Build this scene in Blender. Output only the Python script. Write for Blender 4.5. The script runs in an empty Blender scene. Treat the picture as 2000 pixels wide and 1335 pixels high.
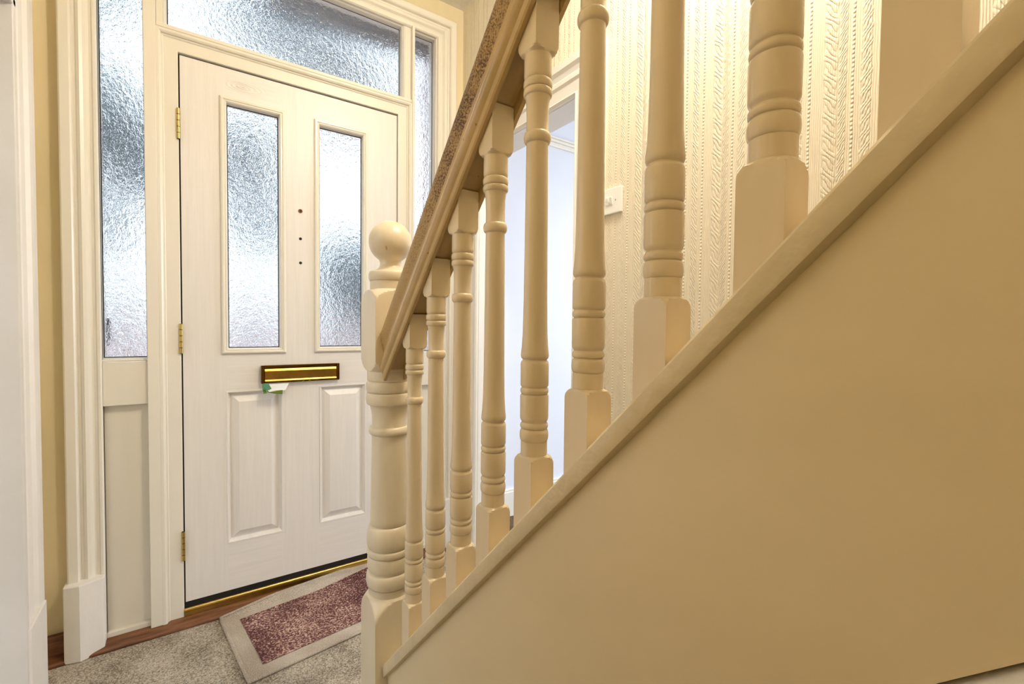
import bpy, bmesh, math, random
from mathutils import Vector, Matrix, noise
random.seed(4)
C = bpy.context.scene.collection
SC = bpy.context.scene

# ------------------------------------------------------------------ camera
CH = 1.0312
cam = bpy.data.cameras.new('camera'); cam.lens = 16.198; cam.sensor_width = 36; cam.clip_start = .01
co = bpy.data.objects.new('camera', cam); C.objects.link(co)
R_ = Vector((0.82083288, -0.57108195, 0.00993934)); U_ = Vector((0.0092205, 0.03064838, 0.9994877)); F_ = Vector((0.57109401, 0.82032072, -0.03042286))
m = Matrix((R_, U_, -F_)).transposed().to_4x4(); m.translation = (0, 0, CH)
co.matrix_world = m
SC.camera = co
# ------------------------------------------------------------------ view, world, lights
SC.view_settings.view_transform = 'Standard'; SC.view_settings.look = 'None'
SC.view_settings.gamma = 1; SC.view_settings.use_curve_mapping = False
SC.view_settings.exposure = 0.72
W_ = bpy.data.worlds.new('sky'); SC.world = W_; W_.use_nodes = True
wt = W_.node_tree; _tc = wt.nodes.new('ShaderNodeTexCoord'); _sx = wt.nodes.new('ShaderNodeSeparateXYZ'); _rp = wt.nodes.new('ShaderNodeValToRGB')
wt.links.new(_tc.outputs['Generated'], _sx.inputs[0]); wt.links.new(_sx.outputs[2], _rp.inputs[0]); wt.links.new(_rp.outputs[0], wt.nodes['Background'].inputs[0])
_rp.color_ramp.elements[0].position = 0.0; _rp.color_ramp.elements[0].color = (.30, .29, .28, 1)
_rp.color_ramp.elements[1].position = .04; _rp.color_ramp.elements[1].color = (.86, .93, 1.0, 1)
W_.node_tree.nodes['Background'].inputs[1].default_value = 1.35

def light(name, kind, loc, energy, col, size=.1, rot=(0, 0, 0), sy=None):
    l = bpy.data.lights.new(name, kind); l.energy = energy; l.color = col
    if kind == 'AREA':
        l.size = size
        if sy: l.shape = 'RECTANGLE'; l.size_y = sy
    else: l.shadow_soft_size = size
    o = bpy.data.objects.new(name, l); C.objects.link(o); o.location = loc; o.rotation_euler = rot
    return o
light('pendant_bulb', 'POINT', (.80, .55, 2.38), 24, (1, .92, .79), .07)
light('side_room_fill', 'AREA', (3.05, 1.1, 1.5), 14, (.86, .92, 1), 1.0, (0, math.radians(78), 0), 1.2)  # unseen area light added to brighten the side room; no window is modelled

# ------------------------------------------------------------------ constants
D = 2.0314      # inner face of the front door
S = .41         # centre plane of the balustrade
K = .9914       # stair slope
WX = 1.1052     # right wall
FZ = -.05       # floor
CZ = 2.574      # ceiling
LX = -.395      # left wall

# ------------------------------------------------------------------ materials
class NT:
    def __init__(s, name):
        s.m = bpy.data.materials.new(name); s.m.use_nodes = True
        s.t = s.m.node_tree; s.b = s.t.nodes['Principled BSDF']
    def n(s, k, **kw):
        a = s.t.nodes.new(k)
        for x, v in kw.items():
            if x.startswith('i_'):
                q = x[2:]
                a.inputs[int(q) if q.isdigit() else q.replace('_', ' ')].default_value = v
            else: setattr(a, x, v)
        return a
    def l(s, a, b): s.t.links.new(a, b)
    def M(s, op, *a):
        x = s.n('ShaderNodeMath', operation=op)
        for i, v in enumerate(a):
            if isinstance(v, (int, float)): x.inputs[i].default_value = v
            else: s.l(v, x.inputs[i])
        return x.outputs[0]
    def coord(s, scale=(1, 1, 1), out='Object'):
        tc = s.n('ShaderNodeTexCoord'); mp = s.n('ShaderNodeMapping'); mp.inputs['Scale'].default_value = scale
        s.l(tc.outputs[out], mp.inputs[0]); return mp.outputs[0]
    def noise(s, vec, scale, detail=4, rough=.55):
        x = s.n('ShaderNodeTexNoise'); x.inputs['Scale'].default_value = scale; x.inputs['Detail'].default_value = detail
        x.inputs['Roughness'].default_value = rough; s.l(vec, x.inputs['Vector']); return x.outputs['Fac']
    def ramp(s, f, stops):
        r = s.n('ShaderNodeValToRGB'); e = r.color_ramp.elements
        while len(e) < len(stops): e.new(.5)
        for q, (p, c) in zip(e, stops): q.position = p; q.color = (*c, 1)
        s.l(f, r.inputs[0]); return r.outputs[0]
    def bump(s, h, strength=.3, dist=.001, prev=None):
        b = s.n('ShaderNodeBump'); b.inputs['Strength'].default_value = strength; b.inputs['Distance'].default_value = dist
        s.l(h, b.inputs['Height'])
        if prev is not None: s.l(prev, b.inputs['Normal'])
        s.l(b.outputs[0], s.b.inputs['Normal']); return b.outputs[0]
    def base(s, c): 
        if isinstance(c, tuple): s.b.inputs['Base Color'].default_value = (*c, 1)
        else: s.l(c, s.b.inputs['Base Color'])
    def set(s, **k):
        for x, v in k.items(): s.b.inputs[x.replace('_', ' ')].default_value = v

def srgb(r, g, b):
    return tuple((x / 255 / 12.92 if x / 255 < .04045 else ((x / 255 + .055) / 1.055) ** 2.4) for x in (r, g, b))

def paint(name, col, rough=.35, var=.06, bump=.25, scale=6, stretch=(1, 1, 1), fine=140, chips=None):
    t = NT(name); v = t.coord(stretch)
    dk = tuple(c * (1 - var * 1.6) for c in col[:2]) + (col[2] * (1 - var * 2.4),)
    n1 = t.noise(v, scale, 5, .6)
    c = t.ramp(n1, [(.3, dk), (.62, col)])
    if chips:
        n2 = t.noise(v, 55, 2, .5)
        msk = t.ramp(n2, [(.74, (0, 0, 0)), (.77, (1, 1, 1))])
        mx = t.n('ShaderNodeMixRGB'); t.l(msk, mx.inputs[0]); t.l(c, mx.inputs[1]); mx.inputs[2].default_value = (*chips, 1); c = mx.outputs[0]
    t.base(c); t.set(Roughness=rough)
    p = t.bump(t.noise(v, fine, 3, .6), bump, .0006)
    t.bump(t.noise(v, scale * 4, 2, .5), bump, .002, p)
    return t.m

M_white = paint('white_gloss_paint', srgb(237, 232, 224), .3, .03, .25, 5, (1, 1, .15), 220)
M_frame = paint('white_frame_paint', srgb(236, 230, 218), .24, .035, .25, 5, (1, 1, .15), 200)
M_chip = paint('chipped_white_paint', srgb(238, 233, 229), .4, .05, .45, 9, (1, 1, .5), 160)
M_grey = paint('pale_grey_paint', srgb(222, 217, 213), .45, .05, .5, 4, (1, 1, 1), 80)
M_cream = paint('cream_spindle_paint', srgb(224, 206, 174), .25, .06, .3, 7, (1, 1, .3), 120, srgb(190, 158, 105))
M_newel = paint('cream_newel_paint', srgb(229, 215, 190), .3, .07, .35, 7, (1, 1, .3), 120, srgb(205, 175, 120))
M_string = paint('cream_string_paint', srgb(224, 206, 170), .42, .05, .75, 3, (1, .35, 1), 45)
M_cap = paint('cream_capping_paint', srgb(222, 205, 172), .3, .07, 1.0, 14, (1, 1, 1), 60)
M_yellow = paint('pale_yellow_wall_paint', srgb(232, 217, 180), .6, .06, .4, 3, (1, 1, .4), 90)
M_ceil = paint('textured_white_ceiling', srgb(236, 232, 226), .7, .05, 1.0, 18, (1, 1, 1), 70)
M_bluewall = paint('cool_white_wall_paint', srgb(226, 230, 244), .6, .02, .4, 3, (1, 1, 1), 90)

def grain(name, stretch, col=srgb(236, 231, 226), knot=False):
    t = NT(name); v = t.coord(stretch)
    n1 = t.noise(v, 60, 4, .7)
    t.base(t.ramp(n1, [(.3, tuple(c * .93 for c in col)), (.7, col)])); t.set(Roughness=.38)
    if knot:
        sp_ = t.n('ShaderNodeSeparateXYZ'); t.l(t.coord(), sp_.inputs[0])
        dx = t.M('DIVIDE', t.M('SUBTRACT', sp_.outputs[0], .165), .085); dz = t.M('DIVIDE', t.M('SUBTRACT', sp_.outputs[2], 1.925), .026)
        rr = t.M('SQRT', t.M('ADD', t.M('MULTIPLY', dx, dx), t.M('MULTIPLY', dz, dz)))
        rr = t.M('ADD', rr, t.M('MULTIPLY', t.noise(t.coord(), 22, 2), .5))
        k_ = t.M('MULTIPLY', t.M('SINE', t.M('MULTIPLY', rr, 26)), t.M('MAXIMUM', t.M('SUBTRACT', 1.3, rr), 0))
        n1 = t.M('ADD', t.M('MULTIPLY', n1, .8), t.M('MULTIPLY', k_, 1.3))
    t.bump(n1, .5, .0014); return t.m
M_door = grain('white_woodgrain_door', (1, 1, .05))
M_doorh = grain('white_woodgrain_rail', (.05, 1, 1), knot=True)

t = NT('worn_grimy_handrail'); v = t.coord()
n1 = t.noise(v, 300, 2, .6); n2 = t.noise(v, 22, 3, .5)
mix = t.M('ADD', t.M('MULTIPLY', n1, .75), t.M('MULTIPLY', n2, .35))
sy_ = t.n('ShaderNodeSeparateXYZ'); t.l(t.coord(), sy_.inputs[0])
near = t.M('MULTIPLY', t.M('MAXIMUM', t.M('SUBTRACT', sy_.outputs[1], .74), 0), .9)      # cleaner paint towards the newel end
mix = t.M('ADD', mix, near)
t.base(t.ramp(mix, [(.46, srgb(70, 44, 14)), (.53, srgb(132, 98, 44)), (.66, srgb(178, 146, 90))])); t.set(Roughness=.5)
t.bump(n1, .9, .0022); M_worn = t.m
M_rail = paint('cream_handrail_paint', srgb(192, 162, 112), .2, .12, .35, 8, (1, 1, 1), 90, srgb(150, 112, 60))

def metal(name, col, rough, met=1.0):
    t = NT(name); v = t.coord(); t.base(t.ramp(t.noise(v, 30), [(.3, tuple(c * .75 for c in col)), (.7, col)])); t.set(Roughness=rough, Metallic=met); return t.m
M_brass = metal('polished_brass', srgb(214, 186, 112), .3)
M_gold = metal('antique_gold_metal', srgb(190, 146, 70), .3)
M_goldd = metal('dark_gold_metal', srgb(120, 86, 34), .2)
M_black = paint('black_rubber', (.006, .005, .005), .6)
M_dark = paint('dark_brown_hole', srgb(40, 20, 12), .7)
M_rust = paint('rusty_brown_ring', srgb(130, 78, 40), .6)
t = NT('stained_wood_sill'); v = t.coord((.12, 1, 1)); n1 = t.noise(v, 55, 5, .7)
t.base(t.ramp(n1, [(.3, srgb(70, 38, 20)), (.55, srgb(124, 80, 50)), (.8, srgb(150, 112, 84))])); t.set(Roughness=.5); t.bump(n1, .4, .001); M_wood = t.m

def carpet(name, a, b, c, sc=230, k=0):
    t = NT(name); v = t.coord(); n1 = t.noise(v, sc, 3, .8); n2 = t.noise(v, 9, 3, .5)
    f = t.M('ADD', t.M('MULTIPLY', n1, .8), t.M('MULTIPLY', n2, .22))
    t.base(t.ramp(f, [(.42 - .0 * k, a), (.52, b), (.61, c)])); t.set(Roughness=.95)
    t.bump(n1, .9, .004); return t.m
M_carpet = carpet('flecked_grey_beige_carpet', srgb(112, 100, 84), srgb(176, 164, 146), srgb(214, 204, 188))
M_browncarpet = carpet('dark_brown_carpet', srgb(60, 45, 32), srgb(104, 84, 62), srgb(140, 120, 95), 200)
M_matpile = carpet('burgundy_flecked_pile', srgb(64, 26, 30), srgb(122, 76, 72), srgb(214, 184, 168), 150, 1)
M_matedge = carpet('beige_mat_border', srgb(160, 144, 126), srgb(206, 192, 174), srgb(226, 214, 198), 420)

# cable-knit embossed wallpaper: ribs, twisted cables and dotted seams running up the wall (object Y across, Z up)
t = NT('embossed_cable_wallpaper'); tc = t.n('ShaderNodeTexCoord'); sx = t.n('ShaderNodeSeparateXYZ'); t.l(tc.outputs['Object'], sx.inputs[0])
Yc, Zc = sx.outputs[1], sx.outputs[2]
P = .2525
wob = t.M('MULTIPLY', t.M('SUBTRACT', t.noise(t.coord((1, 1, .8)), 30, 2), .5), .004)
u = t.M('MODULO', t.M('ADD', t.M('SUBTRACT', t.M('ADD', Yc, wob), .468), 10 * P + .125), P)
u = t.M('SUBTRACT', u, .125)
H = None
def add(h):
    global H
    H = h if H is None else t.M('ADD', H, h)
def cable(c, w, lam, d):
    lobe = t.M('MULTIPLY', t.M('SINE', t.M('MULTIPLY', Zc, 2 * math.pi / (w * 3.2))), w * .16)
    q = t.M('DIVIDE', t.M('SUBTRACT', t.M('SUBTRACT', u, c), lobe), w)
    env = t.M('MAXIMUM', t.M('SUBTRACT', 1, t.M('MULTIPLY', q, q)), 0)
    ph = t.M('ADD', t.M('MULTIPLY', Zc, 2 * math.pi / lam), t.M('MULTIPLY', t.M('SINE', t.M('MULTIPLY', q, 1.3)), d * 3.6))
    s1 = t.M('POWER', t.M('ABSOLUTE', t.M('SINE', ph)), .45)
    add(t.M('MULTIPLY', t.M('POWER', env, .5), t.M('ADD', t.M('MULTIPLY', s1, .85), .12)))
cable(-.0395, .0125, .026, -1); cable(-.062, .007, .018, 1); cable(.022, .0085, .022, -1); cable(-.103, .009, .022, 1); cable(.075, .0085, .022, -1); cable(.104, .006, .016, 1)
for c in (0, -.080, .050):
    q = t.M('DIVIDE', t.M('SUBTRACT', u, c), .0028)
    env = t.M('MAXIMUM', t.M('SUBTRACT', 1, t.M('MULTIPLY', q, q)), 0)
    add(t.M('MULTIPLY', env, t.M('MULTIPLY', t.M('ADD', t.M('SINE', t.M('MULTIPLY', Zc, 2 * math.pi / .009)), 1), .4)))
add(t.M('MULTIPLY', t.M('SINE', t.M('MULTIPLY', t.M('ADD', Yc, wob), 2 * math.pi / .0042)), .13))
t.base(srgb(240, 229, 204)); t.set(Roughness=.55)
t.bump(H, 1.0, .0022); M_paper = t.m

# obscure glass
def glass(name, amp, sc, rough, stretch=(1, 1, 1)):
    t = NT(name); t.base((.74, .79, .84)); t.set(Roughness=rough, IOR=1.45); t.b.inputs['Transmission Weight'].default_value = 1
    v = t.coord(stretch); n1 = t.noise(v, sc, 3, .6)
    vo = t.n('ShaderNodeTexVoronoi', feature='SMOOTH_F1'); vo.inputs['Scale'].default_value = sc * .7; t.l(v, vo.inputs['Vector'])
    t.bump(t.M('ADD', n1, t.M('MULTIPLY', vo.outputs['Distance'], .8)), amp, .006); return t.m
M_glass = glass('rippled_obscure_glass', .5, 85, .10, (1, 1, .8))
M_glass2 = glass('hammered_obscure_glass', .42, 100, .10, (1, 1, .7))

# ------------------------------------------------------------------ mesh helpers
def tag(o, label=None, cat=None, group=None, kind=None):
    if label: o['label'] = label
    if cat: o['category'] = cat
    if group: o['group'] = group
    if kind: o['kind'] = kind
    return o
def empty(name, loc=(0, 0, 0)):
    o = bpy.data.objects.new(name, None); C.objects.link(o); o.location = loc; o.empty_display_size = .05; return o
class MB:
    def __init__(s): s.v = []; s.f = []; s.mi = []
    def add(s, vs, fs, mi=0):
        o = len(s.v); s.v += [tuple(x) for x in vs]; s.f += [tuple(i + o for i in f) for f in fs]; s.mi += [mi] * len(fs); return s
    def box(s, x0, x1, y0, y1, z0, z1, mi=0):
        return s.add([(x, y, z) for x in (x0, x1) for y in (y0, y1) for z in (z0, z1)],
              [(0, 1, 3, 2), (4, 6, 7, 5), (0, 4, 5, 1), (2, 3, 7, 6), (0, 2, 6, 4), (1, 5, 7, 3)], mi)
    def prism(s, pts, vec, mi=0):
        n = len(pts); vec = Vector(vec)
        vs = [Vector(p) for p in pts] + [Vector(p) + vec for p in pts]
        return s.add(vs, [tuple(range(n)), tuple(range(2 * n - 1, n - 1, -1))] + [(i, (i + 1) % n, n + (i + 1) % n, n + i) for i in range(n)], mi)
    def rings(s, R, closed_u=True, cap0=False, cap1=False, mi=0):
        n = len(R[0]); vs = [p for r in R for p in r]; fs = []
        for j in range(len(R) - 1):
            for i in range(n if closed_u else n - 1):
                k = (i + 1) % n; fs.append((j * n + i, j * n + k, (j + 1) * n + k, (j + 1) * n + i))
        if cap0: fs.append(tuple(range(n))[::-1])
        if cap1: fs.append(tuple((len(R) - 1) * n + i for i in range(n)))
        return s.add(vs, fs, mi)
    def cyl(s, a, b, r, n=24, r2=None, mi=0):
        a, b = Vector(a), Vector(b); d = (b - a).normalized(); x = d.orthogonal().normalized(); y = d.cross(x)
        return s.rings([[a + (x * math.cos(t) + y * math.sin(t)) * r for t in [2 * math.pi * i / n for i in range(n)]],
                 [b + (x * math.cos(t) + y * math.sin(t)) * (r2 or r) for t in [2 * math.pi * i / n for i in range(n)]]], True, True, True, mi)
    def build(s, name, mat, parent=None, smooth=None, bevel=0, loc=None, seg=2):
        me = bpy.data.meshes.new(name); me.from_pydata([tuple(v) for v in s.v], [], s.f)
        mats = mat if isinstance(mat, (list, tuple)) else [mat]
        for q in mats: me.materials.append(q)
        for p, i in zip(me.polygons, s.mi): p.material_index = i
        bm = bmesh.new(); bm.from_mesh(me); bmesh.ops.recalc_face_normals(bm, faces=bm.faces); bm.to_mesh(me); bm.free()
        o = bpy.data.objects.new(name, me); C.objects.link(o)
        if parent is not None: o.parent = parent; o.location = -parent.location if loc is None else loc
        elif loc: o.location = loc
        if smooth:
            for p in me.polygons: p.use_smooth = True
            me.set_sharp_from_angle(angle=math.radians(smooth))
        if bevel:
            b = o.modifiers.new('soft_edges', 'BEVEL'); b.width = bevel; b.segments = seg; b.limit_method = 'ANGLE'; b.angle_limit = math.radians(50)
            b.harden_normals = False
        return o

def ushape(mb, a0, a1, z0, z1, prof, fn, mi=0):
    """mitred moulding up one side, over and down; prof = (outward, projection); fn(a, z, v) -> point"""
    for i in range(len(prof) - 1):
        (u0, v0), (u1, v1) = prof[i], prof[i + 1]
        A = [fn(a0 - u0, z0, v0), fn(a0 - u0, z1 + u0, v0), fn(a1 + u0, z1 + u0, v0), fn(a1 + u0, z0, v0)]
        B = [fn(a0 - u1, z0, v1), fn(a0 - u1, z1 + u1, v1), fn(a1 + u1, z1 + u1, v1), fn(a1 + u1, z0, v1)]
        mb.add(A + B, [(j, j + 1, j + 5, j + 4) for j in range(3)], mi)
    n = len(prof)  # end caps
    for a, sgn in ((a0, -1), (a1, 1)):
        mb.add([fn(a + sgn * u, z0, v) for u, v in prof], [tuple(range(n))], mi)
def rect_loop(mb, a0, a1, z0, z1, prof, fn, fill=False, mi=0):
    """prof = (inset, projection) going inward"""
    R = []
    for u, v in prof: R.append([fn(a0 + u, z0 + u, v), fn(a1 - u, z0 + u, v), fn(a1 - u, z1 - u, v), fn(a0 + u, z1 - u, v)])
    mb.rings(R, True, False, fill, mi)

# ================================================================== THE SETTING
# floor
tag(MB().box(-2.5, WX + .02, -1.6, D + .12, FZ - .1, FZ).build('floor', M_carpet), kind='structure')
tag(MB().box(WX + .02, 4.2, .3, 2.16, FZ - .1, FZ - .002).build('floor_side_room', M_browncarpet), kind='structure')
# front wall with the opening for the door screen
OX0, OX1, OZ = -.300, 1.035, 2.455
fw = MB().box(-.60, OX0, D, D + .13, FZ, CZ).box(OX1, WX, D, D + .13, FZ, CZ).box(OX0, OX1, D, D + .13, OZ, CZ)
tag(fw.build('wall_front', M_yellow), kind='structure')
tag(MB().box(-2.5, WX + .1, -1.6, D + .13, CZ, CZ + .1).build('ceiling', M_ceil), kind='structure')
# right wall with doorway
DY0, DY1, DZ = 1.205, 1.862, 1.832
rw = MB().box(WX, WX + .1, -1.6, DY0, FZ, CZ).box(WX, WX + .1, DY1, D + .13, FZ, CZ).box(WX, WX + .1, DY0, DY1, DZ, CZ)
tag(rw.build('wall_right', M_paper), kind='structure')
# left wall: stub towards the front, doorway, then wall beside the camera
LY = 1.71
lw = MB().box(LX - .40, LX, LY + .02, D, FZ, CZ).box(LX - .40, LX, .86, LY + .02, 1.86, CZ).box(LX - .12, LX, -1.6, .86, FZ, CZ)
tag(lw.build('wall_left', M_yellow), kind='structure')
tag(MB().box(LX - .4, WX + .1, -1.7, -1.6, FZ, CZ).build('wall_back', M_yellow), kind='structure')
# left doorway lining and architrave
tl = MB().box(LX - .40, -.364, LY, LY + .022, FZ, 1.86).box(LX - .40, -.364, .86, LY + .022, 1.84, 1.862)
lin = tl.build('trim_1', M_grey, bevel=.003); tag(lin, kind='structure')
prof = [(0, 0), (0, .016), (.006, .021), (.020, .021), (.024, .016), (.060, .018), (.072, .024), (.098, .026), (.112, .018), (.128, .018), (.140, .028), (.155, .030), (.186, .030), (.190, .027), (.190, 0)]
# mirrored leg: only the far leg and the head are built
a = MB(); pr = [(u, v) for u, v in prof]
fnL = lambda y, z, v: (LX - .001 + v, y + .003, z + .003)
for i in range(len(pr) - 1):
    (u0, v0), (u1, v1) = pr[i], pr[i + 1]
    a.add([fnL(LY + u0, .20, v0), fnL(LY + u0, 1.84 + u0, v0), fnL(.7, 1.84 + u0, v0), fnL(LY + u1, .20, v1), fnL(LY + u1, 1.84 + u1, v1), fnL(.7, 1.84 + u1, v1)], [(0, 1, 4, 3), (1, 2, 5, 4)])
ar = a.build('trim_2', M_chip, smooth=35); tag(ar, kind='structure')
pl = MB().prism([(LX, LY + .002, FZ), (-.368, LY + .002, FZ), (-.360, LY + .020, FZ), (-.360, LY + .180, FZ), (LX, LY + .196, FZ)], (0, 0, .262))
pl.build('plinth_block', M_chip, ar, bevel=.003, loc=(0, 0, 0))

# side room behind the right wall
RX = 2.02
sr = MB().box(WX + .1, 3.2, 2.16, 2.28, FZ - .1, CZ)
tag(sr.build('wall_side_room', M_bluewall), kind='structure')
tag(MB().box(WX + .1, 3.2, 2.142, 2.161, FZ, .095).box(WX + .1, 3.2, 2.148, 2.161, .095, .108).build('baseboard_side_room', M_white, bevel=.004), kind='structure')
pc = MB().box(WX + .1, 3.2, 2.135, 2.161, 2.14, 2.155).box(WX + .1, 3.2, 2.145, 2.161, 2.115, 2.14).box(WX + .1, 3.2, 2.125, 2.161, 2.155, 2.166)
tag(pc.build('trim_3', M_white, bevel=.003), kind='structure')
tag(MB().box(WX + .1, 3.2, .2, 2.28, 2.5, 2.6).build('ceiling_side_room', M_bluewall), kind='structure')
# doorway lining + architrave on the wallpapered wall
ln = MB().box(WX - .002, WX + .112, DY1 - .002, DY1 + .022, FZ, DZ + .02).box(WX - .002, WX + .112, DY0 - .022, DY0 + .002, FZ, DZ + .02).box(WX - .002, WX + .112, DY0, DY1, DZ - .002, DZ + .022)
tag(ln.build('trim_4', M_white, bevel=.002), kind='structure')
a = MB(); pr = [(0, 0), (0, .012), (.008, .018), (.014, .014), (.05, .016), (.06, .022), (.075, .022), (.084, .014), (.10, .018), (.112, .026), (.135, .026), (.137, 0)]
ushape(a, DY0, DY1, FZ, DZ, pr, lambda y, z, v: (WX - v, y, z))
tag(a.build('trim_5', M_white, smooth=35), kind='structure')

# ------------------------------------------------------------------ door screen: outer architrave
fnF = lambda x, z, v: (x, D - v, z)
casing = [(0, -.01), (0, .012), (.004, .018), (.010, .018), (.014, .013), (.020, .012), (.026, .016), (.033, .026), (.041, .030), (.048, .026), (.052, .021), (.058, .021), (.060, .034), (.064, .038), (.086, .038), (.090, .035), (.090, 0)]
a = MB(); ushape(a, -.243, .962, -.03, 2.388, casing, fnF)
cs = a.build('trim_6', M_frame, smooth=30); tag(cs, kind='structure')
p = MB().prism([(-.340, D, -.049), (-.340, 1.972, -.049), (-.300, 1.962, -.049), (-.244, 1.990, -.049), (-.244, D, -.049)], (0, 0, .247))
p.build('plinth_block', M_chip, cs, bevel=.003, loc=(0, 0, 0))
p = MB().box(.968, 1.055, D - .045, D, -.049, .198); p.build('plinth_block', M_chip, cs, bevel=.003, loc=(0, 0, 0))

# frame members
fr = MB()
yf, yb = D - .006, D + .075
fr.box(-.262, -.243, yf, yb, -.03, 2.40)                       # left outer stile
fr.box(.957, .982, yf, yb, -.03, 2.40)
fr.box(-.262, .982, yf, yb, 2.392, 2.47)                       # head
fr.box(-.243, -.125, yf - .006, yb, .757, .905)                # apron rail left
fr.box(.846, .957, yf - .006, yb, .757, .905)
fr.box(-.243, -.125, D + .012, yb, -.03, .757)                 # recessed lower panels
fr.box(.846, .957, D + .012, yb, -.03, .757)
fr.box(-.243, -.125, yf, D + .012, -.03, -.012).box(.846, .957, yf, D + .012, -.03, -.012)
fr.box(-.125, -.0905, D - .024, yb, -.03, 2.395)                # mullions, outer band
fr.box(.834, .846, D - .024, yb, -.03, 2.395)
fr.box(-.0905, .834, D - .020, yb, 2.050, 2.064)               # transom, upper band
fr.box(-.0905, -.072, yf, yb, 2.05, 2.40).box(.804, .834, yf, yb, 2.05, 2.40)
fo = fr.build('trim_7', M_frame, bevel=.0025); tag(fo, kind='structure')
a = MB(); ushape(a, -.030, .772, -.03, 1.986, [(0, -.06), (0, .006), (.002, .008), (.040, .008), (.043, .012), (.046, .012), (.048, .020), (.053, .024), (.061, .024), (.061, 0)], fnF)
a.build('moulded_rebate', M_frame, fo, smooth=30, loc=(0, 0, 0))
a = MB(); ushape(a, -.0257, .7697, .0, 1.9802, [(0, -.06), (0, -.008), (.0046, -.008), (.0046, -.06)], fnF)
a.build('draught_seal', M_black, fo, loc=(0, 0, 0))

# glazed lights beside and above the door
def lightpane(n, x0, x1, z0, z1, mat):
    b = MB()
    rect_loop(b, x0 - .012, x1 + .012, z0 - .012, z1 + .012, [(0, -.045), (0, .004), (.004, .006), (.011, -.006), (.012, -.030), (.012, -.045)], fnF)
    o = b.build('window_%d' % n, M_white); tag(o, kind='structure')
    MB().box(x0 - .006, x1 + .006, D + .030, D + .034, z0 - .006, z1 + .006).build('glass_pane', mat, o, loc=(0, 0, 0))
    k = MB(); rect_loop(k, x0, x1, z0, z1, [(0, -.0296), (.0028, -.0296)], fnF); k.build('dark_gasket', M_black, o, loc=(0, 0, 0))
    return o
lightpane(1, -.243, -.126, .917, 2.384, M_glass2)
lightpane(2, -.060, .792, 2.070, 2.384, M_glass)
lightpane(3, .850, .955, .917, 2.384, M_glass2)

# ------------------------------------------------------------------ front door
X0, X1, Z0, Z1 = -.0255, .7695, .020, 1.980
G1 = (.092, .312, .922, 1.875); G2 = (.418, .638, .922, 1.875)
P1 = (.097, .307, .192, .790); P2 = (.429, .639, .192, .790)
dl = MB(); T = D + .044
def vb(x0, x1, z0, z1, mi=0): dl.box(x0, x1, D, T, z0, z1, mi)
vb(X0, .110, Z0, Z1); vb(.640 - .01, X1, Z0, Z1)
vb(.294, .436, Z0, Z1)
for a0, a1 in ((.110, .294), (.436, .630)):
    vb(a0, a1, 1.856, Z1, 1); vb(a0, a1, Z0, .205, 1); vb(a0, a1, .777, .940, 1)
door = dl.build('door_1', [M_door, M_doorh]); tag(door, kind='structure')
bead = [(0, 0), (.001, .006), (.005, .010), (.010, .010), (.013, .007), (.017, .008), (.021, .004), (.023, -.004), (.023, -.020)]
for g in (G1, G2):
    b = MB(); rect_loop(b, *g, bead, fnF); bd = b.build('glazing_bead', M_frame, door, loc=(0, 0, 0), smooth=30)
    MB().box(g[0] + .020, g[1] - .020, D + .017, D + .021, g[2] + .02, g[3] - .02).build('glass_pane', M_glass, bd, loc=(0, 0, 0))
    k = MB(); rect_loop(k, g[0] + .0232, g[1] - .0232, g[2] + .0232, g[3] - .0232, [(0, -.0165), (.0032, -.0165)], fnF); k.build('dark_gasket', M_black, bd, loc=(0, 0, 0))
for g in (P1, P2):
    b = MB()
    rect_loop(b, *g, [(0, .0005), (.003, -.0035), (.006, -.0035), (.009, .0015), (.013, .001), (.016, -.005), (.021, -.0155), (.024, -.0160), (.050, -.001), (.052, -.0008)], fnF, fill=True)
    b.build('raised_panel', M_door, door, loc=(0, 0, 0), smooth=20)
for zc in (1.737, .981, .232):
    b = MB()
    for k in range(5):
        z = zc - .0535 + k * .0214; b.cyl((-.0305, D - .0105, z + .0012), (-.0305, D - .0105, z + .0202), .0058, 20)
    h = b.build('hinge', M_brass, door, loc=(0, 0, 0), smooth=40)
    b = MB().cyl((-.0305, D - .0105, zc - .0535), (-.0305, D - .0105, zc + .0535), .0044, 16)
    b.build('hinge_pin', M_dark, h, loc=(0, 0, 0), smooth=40)
for zc, r in ((1.494, .0082), (1.383, .0056), (1.286, .0056)):
    b = MB().cyl((.366, D + .002, zc), (.366, D - .0012, zc), r, 20); o = b.build('screw_hole', M_rust if r > .007 else M_dark, door, loc=(0, 0, 0), smooth=40)
    if r > .007: MB().cyl((.367, D - .001, zc + .001), (.367, D - .002, zc + .001), .0042, 16).build('hole_centre', M_dark, o, loc=(0, 0, 0))
# letterbox
lb = MB(); lx0, lx1, lz0, lz1 = .2205, .5135, .8055, .8755
lb.box(lx0 + .011, lx1 - .011, D - .016, D, lz1 - .010, lz1).box(lx0 + .011, lx1 - .011, D - .010, D, lz0, lz0 + .006)
lb.box(lx0, lx0 + .011, D - .020, D, lz0, lz1).box(lx1 - .011, lx1, D - .020, D, lz0, lz1).box(lx0 + .01, lx1 - .01, D - .004, D, lz0, lz1)
LB = lb.build('letterbox', M_goldd, door, loc=(0, 0, 0), bevel=.0022, seg=3)
R = []
for x in (lx0 + .013, lx1 - .013):
    R.append([(x, D - .006, lz1 - .011), (x, D - .015, lz1 - .014), (x, D - .019, lz1 - .022), (x, D - .0185, lz0 + .014), (x, D - .021, lz0 + .009), (x, D - .021, lz0 + .006), (x, D - .006, lz0 + .006)])
MB().rings(R, True, True, True).build('letterbox_flap', M_gold, LB, loc=(0, 0, 0), smooth=25)
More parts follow.
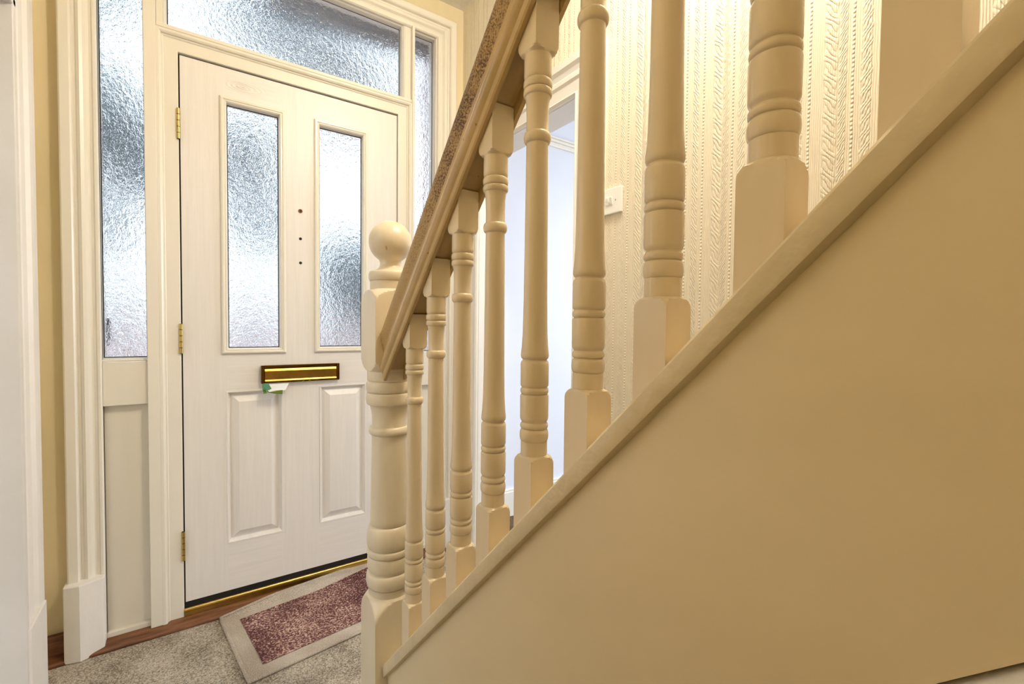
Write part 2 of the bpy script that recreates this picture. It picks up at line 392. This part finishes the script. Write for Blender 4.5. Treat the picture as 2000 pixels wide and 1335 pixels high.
for xx in (.372, .395): MB().cyl((xx, D - .018, lz0 + .002), (xx, D - .012, lz0 + .002), .0035, 12).build('screw', M_brass, LB, loc=(0, 0, 0))

# sill and weather bar
b = MB().prism([(-.392, D + .03, FZ), (-.392, D - .060, FZ), (-.392, D - .060, FZ + .008), (-.392, D - .054, FZ + .012), (-.392, D - .010, FZ + .021), (-.392, D + .03, FZ + .022)], (1.45, 0, 0))
sl = b.build('trim_8', M_wood, bevel=.002); tag(sl, kind='structure')
b = MB().box(-.030, .772, D + .001, D + .03, -.03, .024); b.build('black_weather_seal', M_black, sl, loc=(0, 0, 0))
b = MB().cyl((-.0295, D - .004, -.0085), (.7715, D - .004, -.0085), .0085, 20).box(-.0295, .7715, D - .010, D + .004, -.028, -.010)
b.build('brass_weather_bar', M_brass, sl, loc=(0, 0, 0), smooth=40)
tag(MB().box(-.394, -.262, D - .020, D, FZ, .032).build('baseboard_front', M_wood, bevel=.003), kind='structure')

# ================================================================== THINGS
# leaflet stuck in the letterbox
M_leafw = paint('white_leaflet_paper', srgb(226, 232, 236), .5, .05, .1); M_leafg = paint('green_leaflet_print', srgb(122, 150, 46), .5, .2, .1, 40); M_leaft = paint('teal_leaflet_print', srgb(70, 140, 110), .5, .2, .1, 40)
b = MB()
def sheet(pts, th, mi): 
    p = [Vector(q) for q in pts]; nrm = (p[1] - p[0]).cross(p[2] - p[0]).normalized() * th
    b.prism(pts, nrm, mi)
sheet([(.226, D - .022, .803), (.318, D - .022, .803), (.300, D - .050, .780), (.243, D - .055, .777)], .0006, 0)
sheet([(.231, D - .052, .778), (.290, D - .054, .781), (.290, D - .050, .765), (.262, D - .050, .768)], .0008, 1)
sheet([(.222, D - .030, .806), (.244, D - .034, .806), (.252, D - .048, .788), (.236, D - .052, .782), (.224, D - .044, .786)], .0008, 2)
sheet([(.222, D - .026, .800), (.230, D - .030, .796), (.236, D - .050, .772), (.224, D - .046, .770)], .0008, 1)
tag(b.build('folded_leaflet', [M_leafw, M_leafg, M_leaft]), 'crumpled green and white folded leaflet poking out of the brass letterbox', 'leaflet')

# doormat
dm = empty('doormat', (.134, 1.56, FZ)); tag(dm, 'beige bordered doormat with a burgundy flecked centre on the carpet by the door', 'doormat')
ang = math.radians(7.8); cA, sA = math.cos(ang), math.sin(ang)
ML, MWd, BR = .70, .405, .052
def matpt(a, c, h):
    x = .134 + a * cA - c * sA; y = 1.56 + a * sA + c * cA
    lift = max(0, min(1, (y - 1.955) / .03)) * .022 * (1 - max(0, (1.97 - y)) * 2 if y < 1.97 else 1)
    return (x, y, FZ + h + lift)
def matgrid(a0, a1, c0, c1, h, mb, n=28, k=20):
    g = [[matpt(a0 + (a1 - a0) * i / n, c0 + (c1 - c0) * j / k, h) for i in range(n + 1)] for j in range(k + 1)]
    vs = [p for r in g for p in r]; fs = [(j * (n + 1) + i, j * (n + 1) + i + 1, (j + 1) * (n + 1) + i + 1, (j + 1) * (n + 1) + i) for j in range(k) for i in range(n)]
    mb.add(vs, fs)
b = MB()
for r in ((0, ML, 0, BR), (0, ML, MWd - BR, MWd), (0, BR, BR, MWd - BR), (ML - BR, ML, BR, MWd - BR)): matgrid(*r, .007, b)
# rolled edge all round
path = [(0, 0)] + [(ML * i / 30, 0) for i in range(1, 31)] + [(ML, MWd * i / 16) for i in range(1, 17)] + [(ML * (1 - i / 30), MWd) for i in range(1, 31)] + [(0, MWd * (1 - i / 16)) for i in range(1, 16)]
R = []
for i, (a_, c_) in enumerate(path):
    ctr = Vector(matpt(a_, c_, .0055)); nx = Vector(matpt(*path[(i + 1) % len(path)], .0055)) - Vector(matpt(*path[i - 1], .0055)); nx.normalize(); sd = Vector((nx.y, -nx.x, 0))
    R.append([ctr + sd * (.006 * math.cos(q)) + Vector((0, 0, .0055 * math.sin(q))) for q in [2 * math.pi * k / 8 for k in range(8)]])
R.append(R[0]); b.rings(R)
b.build('mat_border', M_matedge, dm, smooth=60)
b = MB(); matgrid(BR - .001, ML - BR + .001, BR - .001, MWd - BR + .001, .0085, b); b.build('mat_pile', M_matpile, dm, smooth=60)

# ------------------------------------------------------------------ staircase
def zcap(y): return 1.277 - K * y       # top of string capping on the plane X = S
YN, YE = 1.0875, -.50                    # newel face, upper end of what is built
def sloped(x0, x1, lo, hi, ya, yb, mb, mi=0):
    """board following the stair pitch: lo / hi are heights relative to the capping top"""
    mb.prism([(x0, ya, zcap(ya) + lo), (x0, ya, zcap(ya) + hi), (x0, yb, zcap(yb) + hi), (x0, yb, zcap(yb) + lo)], (x1 - x0, 0, 0), mi)
def along(prof, ya, yb, zoff, name, mats, parent, smooth=30, mis=None, n=60):
    """profile (x offset from S, height perpendicular to the pitch) swept up the stairs with plumb-cut ends"""
    kk = math.hypot(1, K); R = []
    for i in range(n + 1):
        y = ya + (yb - ya) * i / n; R.append([(S + px, y, zoff + pn * kk - K * y) for px, pn in prof])
    m_ = MB(); q = len(prof)
    for k in range(q):
        m_.rings([[r[k], r[(k + 1) % q]] for r in R], False, mi=(mis[k] if mis else 0))
    m_.add(R[0], [tuple(range(q))]); m_.add(R[-1], [tuple(range(q))])
    o = m_.build(name, mats, parent, smooth=None, loc=(0, 0, 0) if parent else None)
    bm = bmesh.new(); bm.from_mesh(o.data); bmesh.ops.remove_doubles(bm, verts=bm.verts, dist=1e-6); bmesh.ops.recalc_face_normals(bm, faces=bm.faces); bm.to_mesh(o.data); bm.free()
    for p_ in o.data.polygons: p_.use_smooth = True
    o.data.set_sharp_from_angle(angle=math.radians(smooth))
    return o
kk = math.hypot(1, K)
st = empty('stair_string', (S, YN, FZ)); tag(st, 'deep cream painted stair side board rising to the right below the balusters', 'stair string')
# string board, foot cut at the floor
ylo = YN
b = MB(); x0, x1 = .392, .424
def zb(y): return zcap(y) - .392
b.prism([(x0, YN, FZ), (x0, YN, zcap(YN) - .03), (x0, YE, zcap(YE) - .03), (x0, YE, zb(YE)), (x0, (1.277 - .392 - FZ) / K, FZ)], (x1 - x0, 0, 0))
b.build('side_board', M_string, st)
# capping with a slightly uneven, thickly painted face
along([(-.030, -.0225), (-.0315, -.019), (-.0315, -.003), (-.029, 0), (.028, 0), (.031, -.003), (.031, -.022), (.029, -.0245), (.014, -.0245), (.014, -.014), (-.018, -.014), (-.018, -.0245)], YN, YE, 1.277, 'capping', M_cap, st)
bpy.context.view_layer.update()
for o in st.children:
    if o.name.startswith('capping'):
        o.location = -st.location
        for v_ in o.data.vertices:
            q = v_.co; d = noise.noise(Vector((q.y * 14, q.z * 14, 3))) * .0011
            v_.co = (q.x + d, q.y, q.z + d * .8)
        # the part beside the newel is only the thin outer lip
        bm = bmesh.new(); bm.from_mesh(o.data)
        bmesh.ops.delete(bm, geom=[v_ for v_ in bm.verts if v_.co.y > YN + .001 and v_.co.x > .40], context='VERTS'); bm.to_mesh(o.data); bm.free()
# white moulding under the string and the panelling below it
along([(-.012, 0), (-.024, -.004), (-.028, -.012), (-.026, -.022), (-.010, -.028), (.01, -.028), (.01, 0)], .93, YE, 1.277 - .396, 'bottom_moulding', M_white, st).location = -st.location
yb_ = (1.277 - .392 - FZ) / K
sp = MB().prism([(.398, yb_ - .03, FZ), (.398, YE, zb(YE) - .03), (.398, YE, FZ)], (.02, 0, 0))
sp.build('lower_panelling', M_white, st)

# carpeted steps
sc_ = empty('staircase', (S, 1.01, FZ)); tag(sc_, 'carpeted flight of steps between the balustrade and the wallpapered wall', 'stairs')
for i in range(6):
    zt = FZ + .218 * (i + 1); yn = 1.01 - .22 * i
    MB().box(.426, WX - .001, yn - .245, yn - .006, zt - .226, zt - .02).box(.426, WX - .001, yn - .24, yn + .016, zt - .024, zt).build('step', M_carpet, sc_, bevel=.006)

# handrail
hr_prof = [(-.0284, 0), (-.0305, .003), (-.0315, .012), (-.035, .016), (-.0378, .021), (-.0385, .026), (-.0372, .031), (-.033, .035), (-.0305, .040), (-.0300, .046), (-.0308, .051), (-.0340, .060), (-.0368, .070), (-.0370, .078), (-.0345, .086), (-.026, .093), (-.013, .097), (0, .098)]
hr_prof = hr_prof + [(-x, n_) for x, n_ in hr_prof[-2::-1]]
hr_prof += [(.0215, 0), (.0215, .018), (-.0215, .018), (-.0215, 0)]
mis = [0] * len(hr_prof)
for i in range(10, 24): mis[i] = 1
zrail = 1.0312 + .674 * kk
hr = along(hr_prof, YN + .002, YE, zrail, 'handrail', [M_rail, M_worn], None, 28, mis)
tag(hr, 'cream painted moulded handrail with worn grimy top rising from the newel', 'handrail')
# near end is cut on a slant where it laps the newel
# turned members
def turned(prof, half, seg=64):
    """prof = (z, radius); where radius exceeds the block's half width the section is clipped to the square"""
    R = []
    th = [2 * math.pi * i / seg for i in range(seg)]
    for z, r in prof:
        ring = []
        for a_ in th:
            q = half / max(abs(math.cos(a_)), abs(math.sin(a_))) if half else 1e9
            rr = min(q, r); ring.append((rr * math.cos(a_), rr * math.sin(a_), z))
        R.append(ring)
    return R
def arc(z0, z1, r0, r1, kind, n=8):
    o = []
    for i in range(n + 1):
        t_ = i / n
        if kind == 'bead': o.append((z0 + (z1 - z0) * (1 - math.cos(math.pi * t_)) / 2, r0 + (r1 - r0) * math.sin(math.pi * t_)))
        elif kind == 'out': o.append((z0 + (z1 - z0) * t_, r0 + (r1 - r0) * math.sin(math.pi / 2 * t_)))   # fast then flat
        elif kind == 'in': o.append((z0 + (z1 - z0) * t_, r0 + (r1 - r0) * (1 - math.cos(math.pi / 2 * t_))))
        else: o.append((z0 + (z1 - z0) * t_, r0 + (r1 - r0) * t_))
    return o
A = .0205
cr = A * math.sqrt(2) + .0002
TB = .5666                                    # top of base block -> underside of top block
bal_shaft = ([(-.002, .0192), (.000, .0194), (.0005, .0194), (.0175, .0192)] + arc(.018, .0355, .0185, .0210, 'bead') + [(.0362, .0178)] + arc(.0368, .0442, .0188, .0204, 'bead', 6)
   + [(.0455, .0180)] + arc(.0462, .052, .0182, .0206, 'out', 5) + [(.083, .0208), (.0855, .0200), (.0864, .0182)] + arc(.0870, .0955, .0186, .0206, 'bead', 6)
   + [(.0964, .0182), (.0980, .0200), (.1005, .0205), (.130, .0205), (.1335, .0196), (.1352, .0178), (.1368, .0178), (.1385, .0196), (.1415, .0204), (.146, .0202), (.155, .0192), (.175, .0180), (.22, .0172), (.30, .0166), (.40, .0160), (.4445, .0156)]
   + arc(.4450, .4610, .0160, .0196, 'bead', 8) + [(.4615, .0158), (.480, .0157), (.498, .0163), (.507, .0172), (.5105, .0180)] + arc(.511, .521, .0190, .0207, 'bead', 6) + [(.5216, .0180)] + arc(.522, .5335, .0190, .0207, 'bead', 8)
   + [(.5345, .0182), (.536, .0195), (.540, .0199), (.560, .0198), (TB + .002, .0196)])
def base_block(mb):    # its foot is cut to the pitch inside the capping
    pr = [(-.145, 1)] + [(-.022, 1)] + [(-.022 + .020 * i / 8, .0198 + (cr - .0198) * (1 - (i / 8) ** 4) ** .8) for i in range(9)]
    pr = [(z, (cr if r == 1 else r)) for z, r in pr]
    R = turned(pr, A); R[0] = [(x, y, -.1015 - K * y) for x, y, z in R[0]]; mb.rings(R, True, True, True)
def top_block(mb):
    L0 = TB
    pr = [(L0 + .001 + .020 * i / 8, .0198 + (cr - .0198) * (1 - (1 - i / 8) ** 4) ** .8) for i in range(9)] + [(L0 + .10, cr)]
    R = turned(pr, A)
    R[-1] = [(x, y, TB + .0475 - K * y + .0100) for x, y, z in R[-1]]        # splayed to the underside of the rail
    R[-2] = [(x, y, z) for x, y, z in R[-2]]
    mb.rings(R, True, True, True)
def trim_base(mb):
    pass
names = ['first baluster, next to the ball-topped newel', 'second baluster up from the newel', 'third baluster up from the newel', 'fourth baluster up, just left of the open doorway edge', 'fifth baluster up, in front of the open doorway',
   'sixth baluster up, just left of the light switch', 'seventh baluster up, just right of the light switch', 'eighth baluster up, cut by the top of the photo', 'wide square foot of the nearest baluster at the right']
labels = ['thin turned cream baluster, first one beside the ball-topped newel post', 'turned cream baluster, second one up from the newel post', 'turned cream baluster, third one up from the newel post',
  'turned cream baluster, fourth from the newel, left of the blue-white doorway', 'turned cream baluster, fifth from the newel, standing before the blue-white doorway', 'turned cream baluster just left of the light switch, its collar near the top edge',
  'turned cream baluster just right of the light switch', 'thick turned cream baluster, second from the right, before embossed wallpaper', 'rightmost and nearest baluster, only its broad square foot in view']
Y1, dY = .9692, .1097
bal0 = None
for i in range(9):
    y = Y1 - i * dY + (.009 if i == 8 else 0); z = .4145 + (Y1 - y) * K
    if i == 0:
        r = empty('baluster', (S, y, z))
        mb = MB(); base_block(mb); mb.build('base_block', M_cream, r, smooth=24, loc=(0, 0, 0))
        mb = MB(); mb.rings(turned(bal_shaft, None, 40), True, False, False); mb.build('turned_shaft', M_cream, r, smooth=38, loc=(0, 0, 0))
        mb = MB(); top_block(mb); mb.build('top_block', M_cream, r, smooth=24, loc=(0, 0, 0))
        bal0 = r
    else:
        r = bal0.copy(); C.objects.link(r); r.location = (S, y, z)
        for ch in list(bal0.children):
            c = ch.copy(); C.objects.link(c); c.parent = r
    tag(r, labels[i], 'baluster', 'turned balusters of the staircase')

# newel post
NY = 1.145; NA = .0570
nr = empty('newel_post', (S + .0075, NY, FZ)); tag(nr, 'cream painted turned newel post with ball finial at the foot of the handrail', 'newel post')
nc = NA * math.sqrt(2) + .0003
def zz(z): return z - FZ
# base block with lamb's tongue top
pr = [(zz(FZ), nc), (zz(.292), nc)] + [(zz(.292 + .060 * i / 12), .0530 + (nc - .0530) * math.cos(math.pi / 2 * i / 12) ** .9) for i in range(13)]
MB().rings(turned(pr, NA, 96), True, True, True).build('base_block', M_newel, nr, smooth=24, loc=(0, 0, 0))
sh = [(.348, .0530), (.353, .0525), (.360, .0528), (.367, .0540), (.370, .0545), (.3705, .0515)] + arc(.371, .408, .0530, .0590, 'bead', 10) + [(.4085, .0515), (.4105, .0515), (.412, .0530), (.416, .0552), (.420, .0560), (.445, .0558), (.449, .0545), (.4500, .0525)] \
   + arc(.451, .4685, .0545, .0575, 'bead', 6) + [(.4692, .0525), (.4705, .0540), (.476, .0568), (.486, .0580), (.500, .0578), (.512, .0560), (.521, .0535), (.526, .0515), (.5275, .0495), (.5285, .0482), (.531, .0498), (.545, .0492), (.60, .0476), (.66, .0464), (.72, .0456), (.757, .0454)] \
   + arc(.7585, .7790, .0470, .0525, 'bead', 8) + [(.7795, .0452), (.790, .0448), (.808, .0456), (.822, .0475), (.833, .0505), (.8345, .0525)] + arc(.835, .8655, .0560, .0595, 'bead', 8) + [(.866, .0540)] + arc(.8665, .894, .0555, .0595, 'bead', 10) + [(.8945, .0545), (.896, .0560), (.899, .0568), (.918, .0565), (.925, .056)]
MB().rings(turned([(zz(a_), r_) for a_, r_ in sh], None, 64)).build('turned_shaft', M_newel, nr, smooth=38, loc=(0, 0, 0))
pr = [(.919 + .034 * i / 10, .0550 + (nc - .0550) * math.sin(math.pi / 2 * i / 10) ** .8) for i in range(11)] + [(1.091 + .034 * i / 10, .0500 + (nc - .0500) * math.cos(math.pi / 2 * i / 10) ** .8) for i in range(11)]
MB().rings(turned([(zz(a_), r_) for a_, r_ in pr], NA, 96), True, True, True).build('upper_block', M_newel, nr, smooth=24, loc=(0, 0, 0))
fin = [(1.118, .049), (1.126, .0500), (1.1445, .0495), (1.1450, .0505)] + arc(1.1455, 1.1700, .0490, .0535, 'bead', 10) + [(1.171, .0440), (1.174, .0360), (1.179, .0295), (1.186, .0262), (1.192, .0256), (1.1955, .0265)]
cz_, br_ = 1.2455, .0535
a0 = -1.02
fin += [(cz_ + br_ * math.sin(a0 + (math.pi / 2 - a0) * i / 20), max(br_ * math.cos(a0 + (math.pi / 2 - a0) * i / 20), .0003)) for i in range(21)]
MB().rings(turned([(zz(a_), r_) for a_, r_ in fin], None, 64), True, False, True).build('ball_finial', M_newel, nr, smooth=38, loc=(0, 0, 0))

# light switch on the wallpapered wall
sw = empty('light_switch', (WX, 1.032, 1.397)); tag(sw, 'white plastic light switch plate with two rockers on the embossed wallpaper', 'light switch')
M_plastic = paint('white_plastic', srgb(246, 245, 240), .25, .01, .05)
MB().box(WX - .010, WX - .0005, .990, 1.074, 1.396, 1.476).build('plate', M_plastic, sw, bevel=.002)
for yy in (1.029, 1.046): MB().prism([(WX - .010, yy - .0045, 1.424), (WX - .0125, yy - .0045, 1.424), (WX - .0165, yy - .0045, 1.447), (WX - .010, yy - .0045, 1.447)], (0, .011, 0)).build('rocker', M_plastic, sw, bevel=.0006)
MB().prism([(WX - .010, 1.0115, 1.434), (WX - .010, 1.0150, 1.434), (WX - .010, 1.0128, 1.4395)], (-.0004, 0, 0)).build('arrow_mark', M_black, sw)

# ceiling lamps that light the hall
def lamp(loc, label):
    g = NT('warm_bulb_glass'); g.base((1, .9, .7)); g.b.inputs['Emission Color'].default_value = (1, .85, .6, 1); g.b.inputs['Emission Strength'].default_value = 3
    r = empty('ceiling_light', (loc[0], loc[1], CZ)); tag(r, label, 'ceiling light')
    MB().cyl((*loc[:2], CZ), (*loc[:2], CZ - .02), .05, 24).build('ceiling_rose', M_white, r, smooth=40)
    MB().cyl((*loc[:2], CZ - .02), (*loc[:2], CZ - .10), .004, 8).build('cord', M_white, r, smooth=40)
    return r
lamp((.80, .55), 'small white ceiling rose with a bare warm bulb above the stairs')

# ================================================================== OUTSIDE
def leafmat(name, a, b_):
    t = NT(name); t.base(t.ramp(t.noise(t.coord(), 9, 6, .8), [(.35, a), (.65, b_)])); t.set(Roughness=.8); return t.m
M_leaf = leafmat('grey_green_foliage', srgb(50, 66, 72), srgb(136, 152, 156))
M_bark = paint('grey_bark', srgb(110, 100, 92), .9, .3, .6)
tag(MB().box(-8, 8, D + .13, 16, -.35, -.2).build('ground_outside', paint('pale_pink_paving', srgb(236, 218, 216), .8, .08, .3, 2)), kind='structure')
def bush(name, loc, blobs, label, trunk, seed):
    r = empty(name, loc); tag(r, label, 'tree', 'trees beyond the obscured glass')
    bm = bmesh.new()
    for bx, by, bz, br in blobs:
        q = bmesh.ops.create_icosphere(bm, subdivisions=4, radius=br)
        for v_ in q['verts']:
            n_ = v_.co.normalized(); k = 1 + .32 * noise.noise(n_ * 2.3 + Vector((bx, bz, seed))) + .16 * noise.noise(n_ * 7 + Vector((seed, bx, 1)))
            v_.co = v_.co * k + Vector((bx, by, bz))
    me = bpy.data.meshes.new('foliage'); bm.to_mesh(me); bm.free(); me.materials.append(M_leaf)
    o = bpy.data.objects.new('foliage', me); C.objects.link(o); o.parent = r
    MB().cyl((0, 0, 0), (0, 0, trunk), .09, 12, .06).build('trunk', M_bark, r, loc=(0, 0, 0), smooth=40)
bush('garden_tree', (-.55, 5.2, -.2), [(-.15, 0, 3.0, .38), (.2, .1, 2.65, .3), (-.25, 0, 2.1, .22), (-.15, 0, 4.15, .3)], 'dark blurred tree seen through the left side glass', 2.9, 1)
bush('garden_tree', (.62, 6.2, -.2), [(-.1, 0, 3.2, .42), (.1, .2, 2.5, .32), (.1, .1, 4.9, .42)], 'dark blurred tree seen through the left door window', 2.6, 5)
bush('garden_tree', (1.42, 5.0, -.2), [(0, 0, 1.8, .36), (.2, .1, 1.5, .3)], 'grey-green blurred shrub seen through the right door window', 1.8, 9)
bush('garden_tree', (2.0, 7.6, -.2), [(0, 0, 4.9, .7), (-.4, .1, 5.8, .4)], 'pale blurred tree top seen through the glass above the door', 4.0, 13)
# porch soffit, brick return and far low wall
tag(MB().box(.30, 2.6, D + .14, 2.45, 2.58, 2.70).box(.28, 2.6, 2.42, 2.47, 2.53, 2.70).build('roof_porch', paint('grey_soffit_paint', srgb(176, 180, 190), .7)), kind='structure')
t = NT('red_brick_wall'); br = t.n('ShaderNodeTexBrick'); br.inputs['Scale'].default_value = 1
mp = t.n('ShaderNodeMapping'); tc = t.n('ShaderNodeTexCoord'); t.l(tc.outputs['Object'], mp.inputs[0]); mp.inputs['Rotation'].default_value = (math.pi / 2, 0, math.pi / 2); t.l(mp.outputs[0], br.inputs[0])
br.inputs['Brick Width'].default_value = .225; br.inputs['Row Height'].default_value = .075; br.inputs['Mortar Size'].default_value = .006
br.inputs['Color1'].default_value = (*srgb(160, 96, 84), 1); br.inputs['Color2'].default_value = (*srgb(130, 76, 70), 1); br.inputs['Mortar'].default_value = (*srgb(190, 180, 170), 1)
t.l(br.outputs[0], t.b.inputs['Base Color']); M_brick = t.m
tag(MB().box(1.16, 1.35, D + .14, 2.60, -.2, 2.58).build('wall_porch', M_brick), kind='structure')
tag(MB().box(-6, 6, 9.5, 9.7, -.2, 1.05).build('wall_garden', paint('pale_rendered_garden_wall', srgb(238, 226, 226), .8)), kind='structure')
M_navy = paint('dark_blue_plastic', srgb(30, 44, 84), .5)
tag(MB().box(-.265, -.247, D + .145, D + .175, .955, 1.055).build('wall_box', M_navy, bevel=.006), 'small dark blue upright box outside, blurred behind the left side glass', 'box')
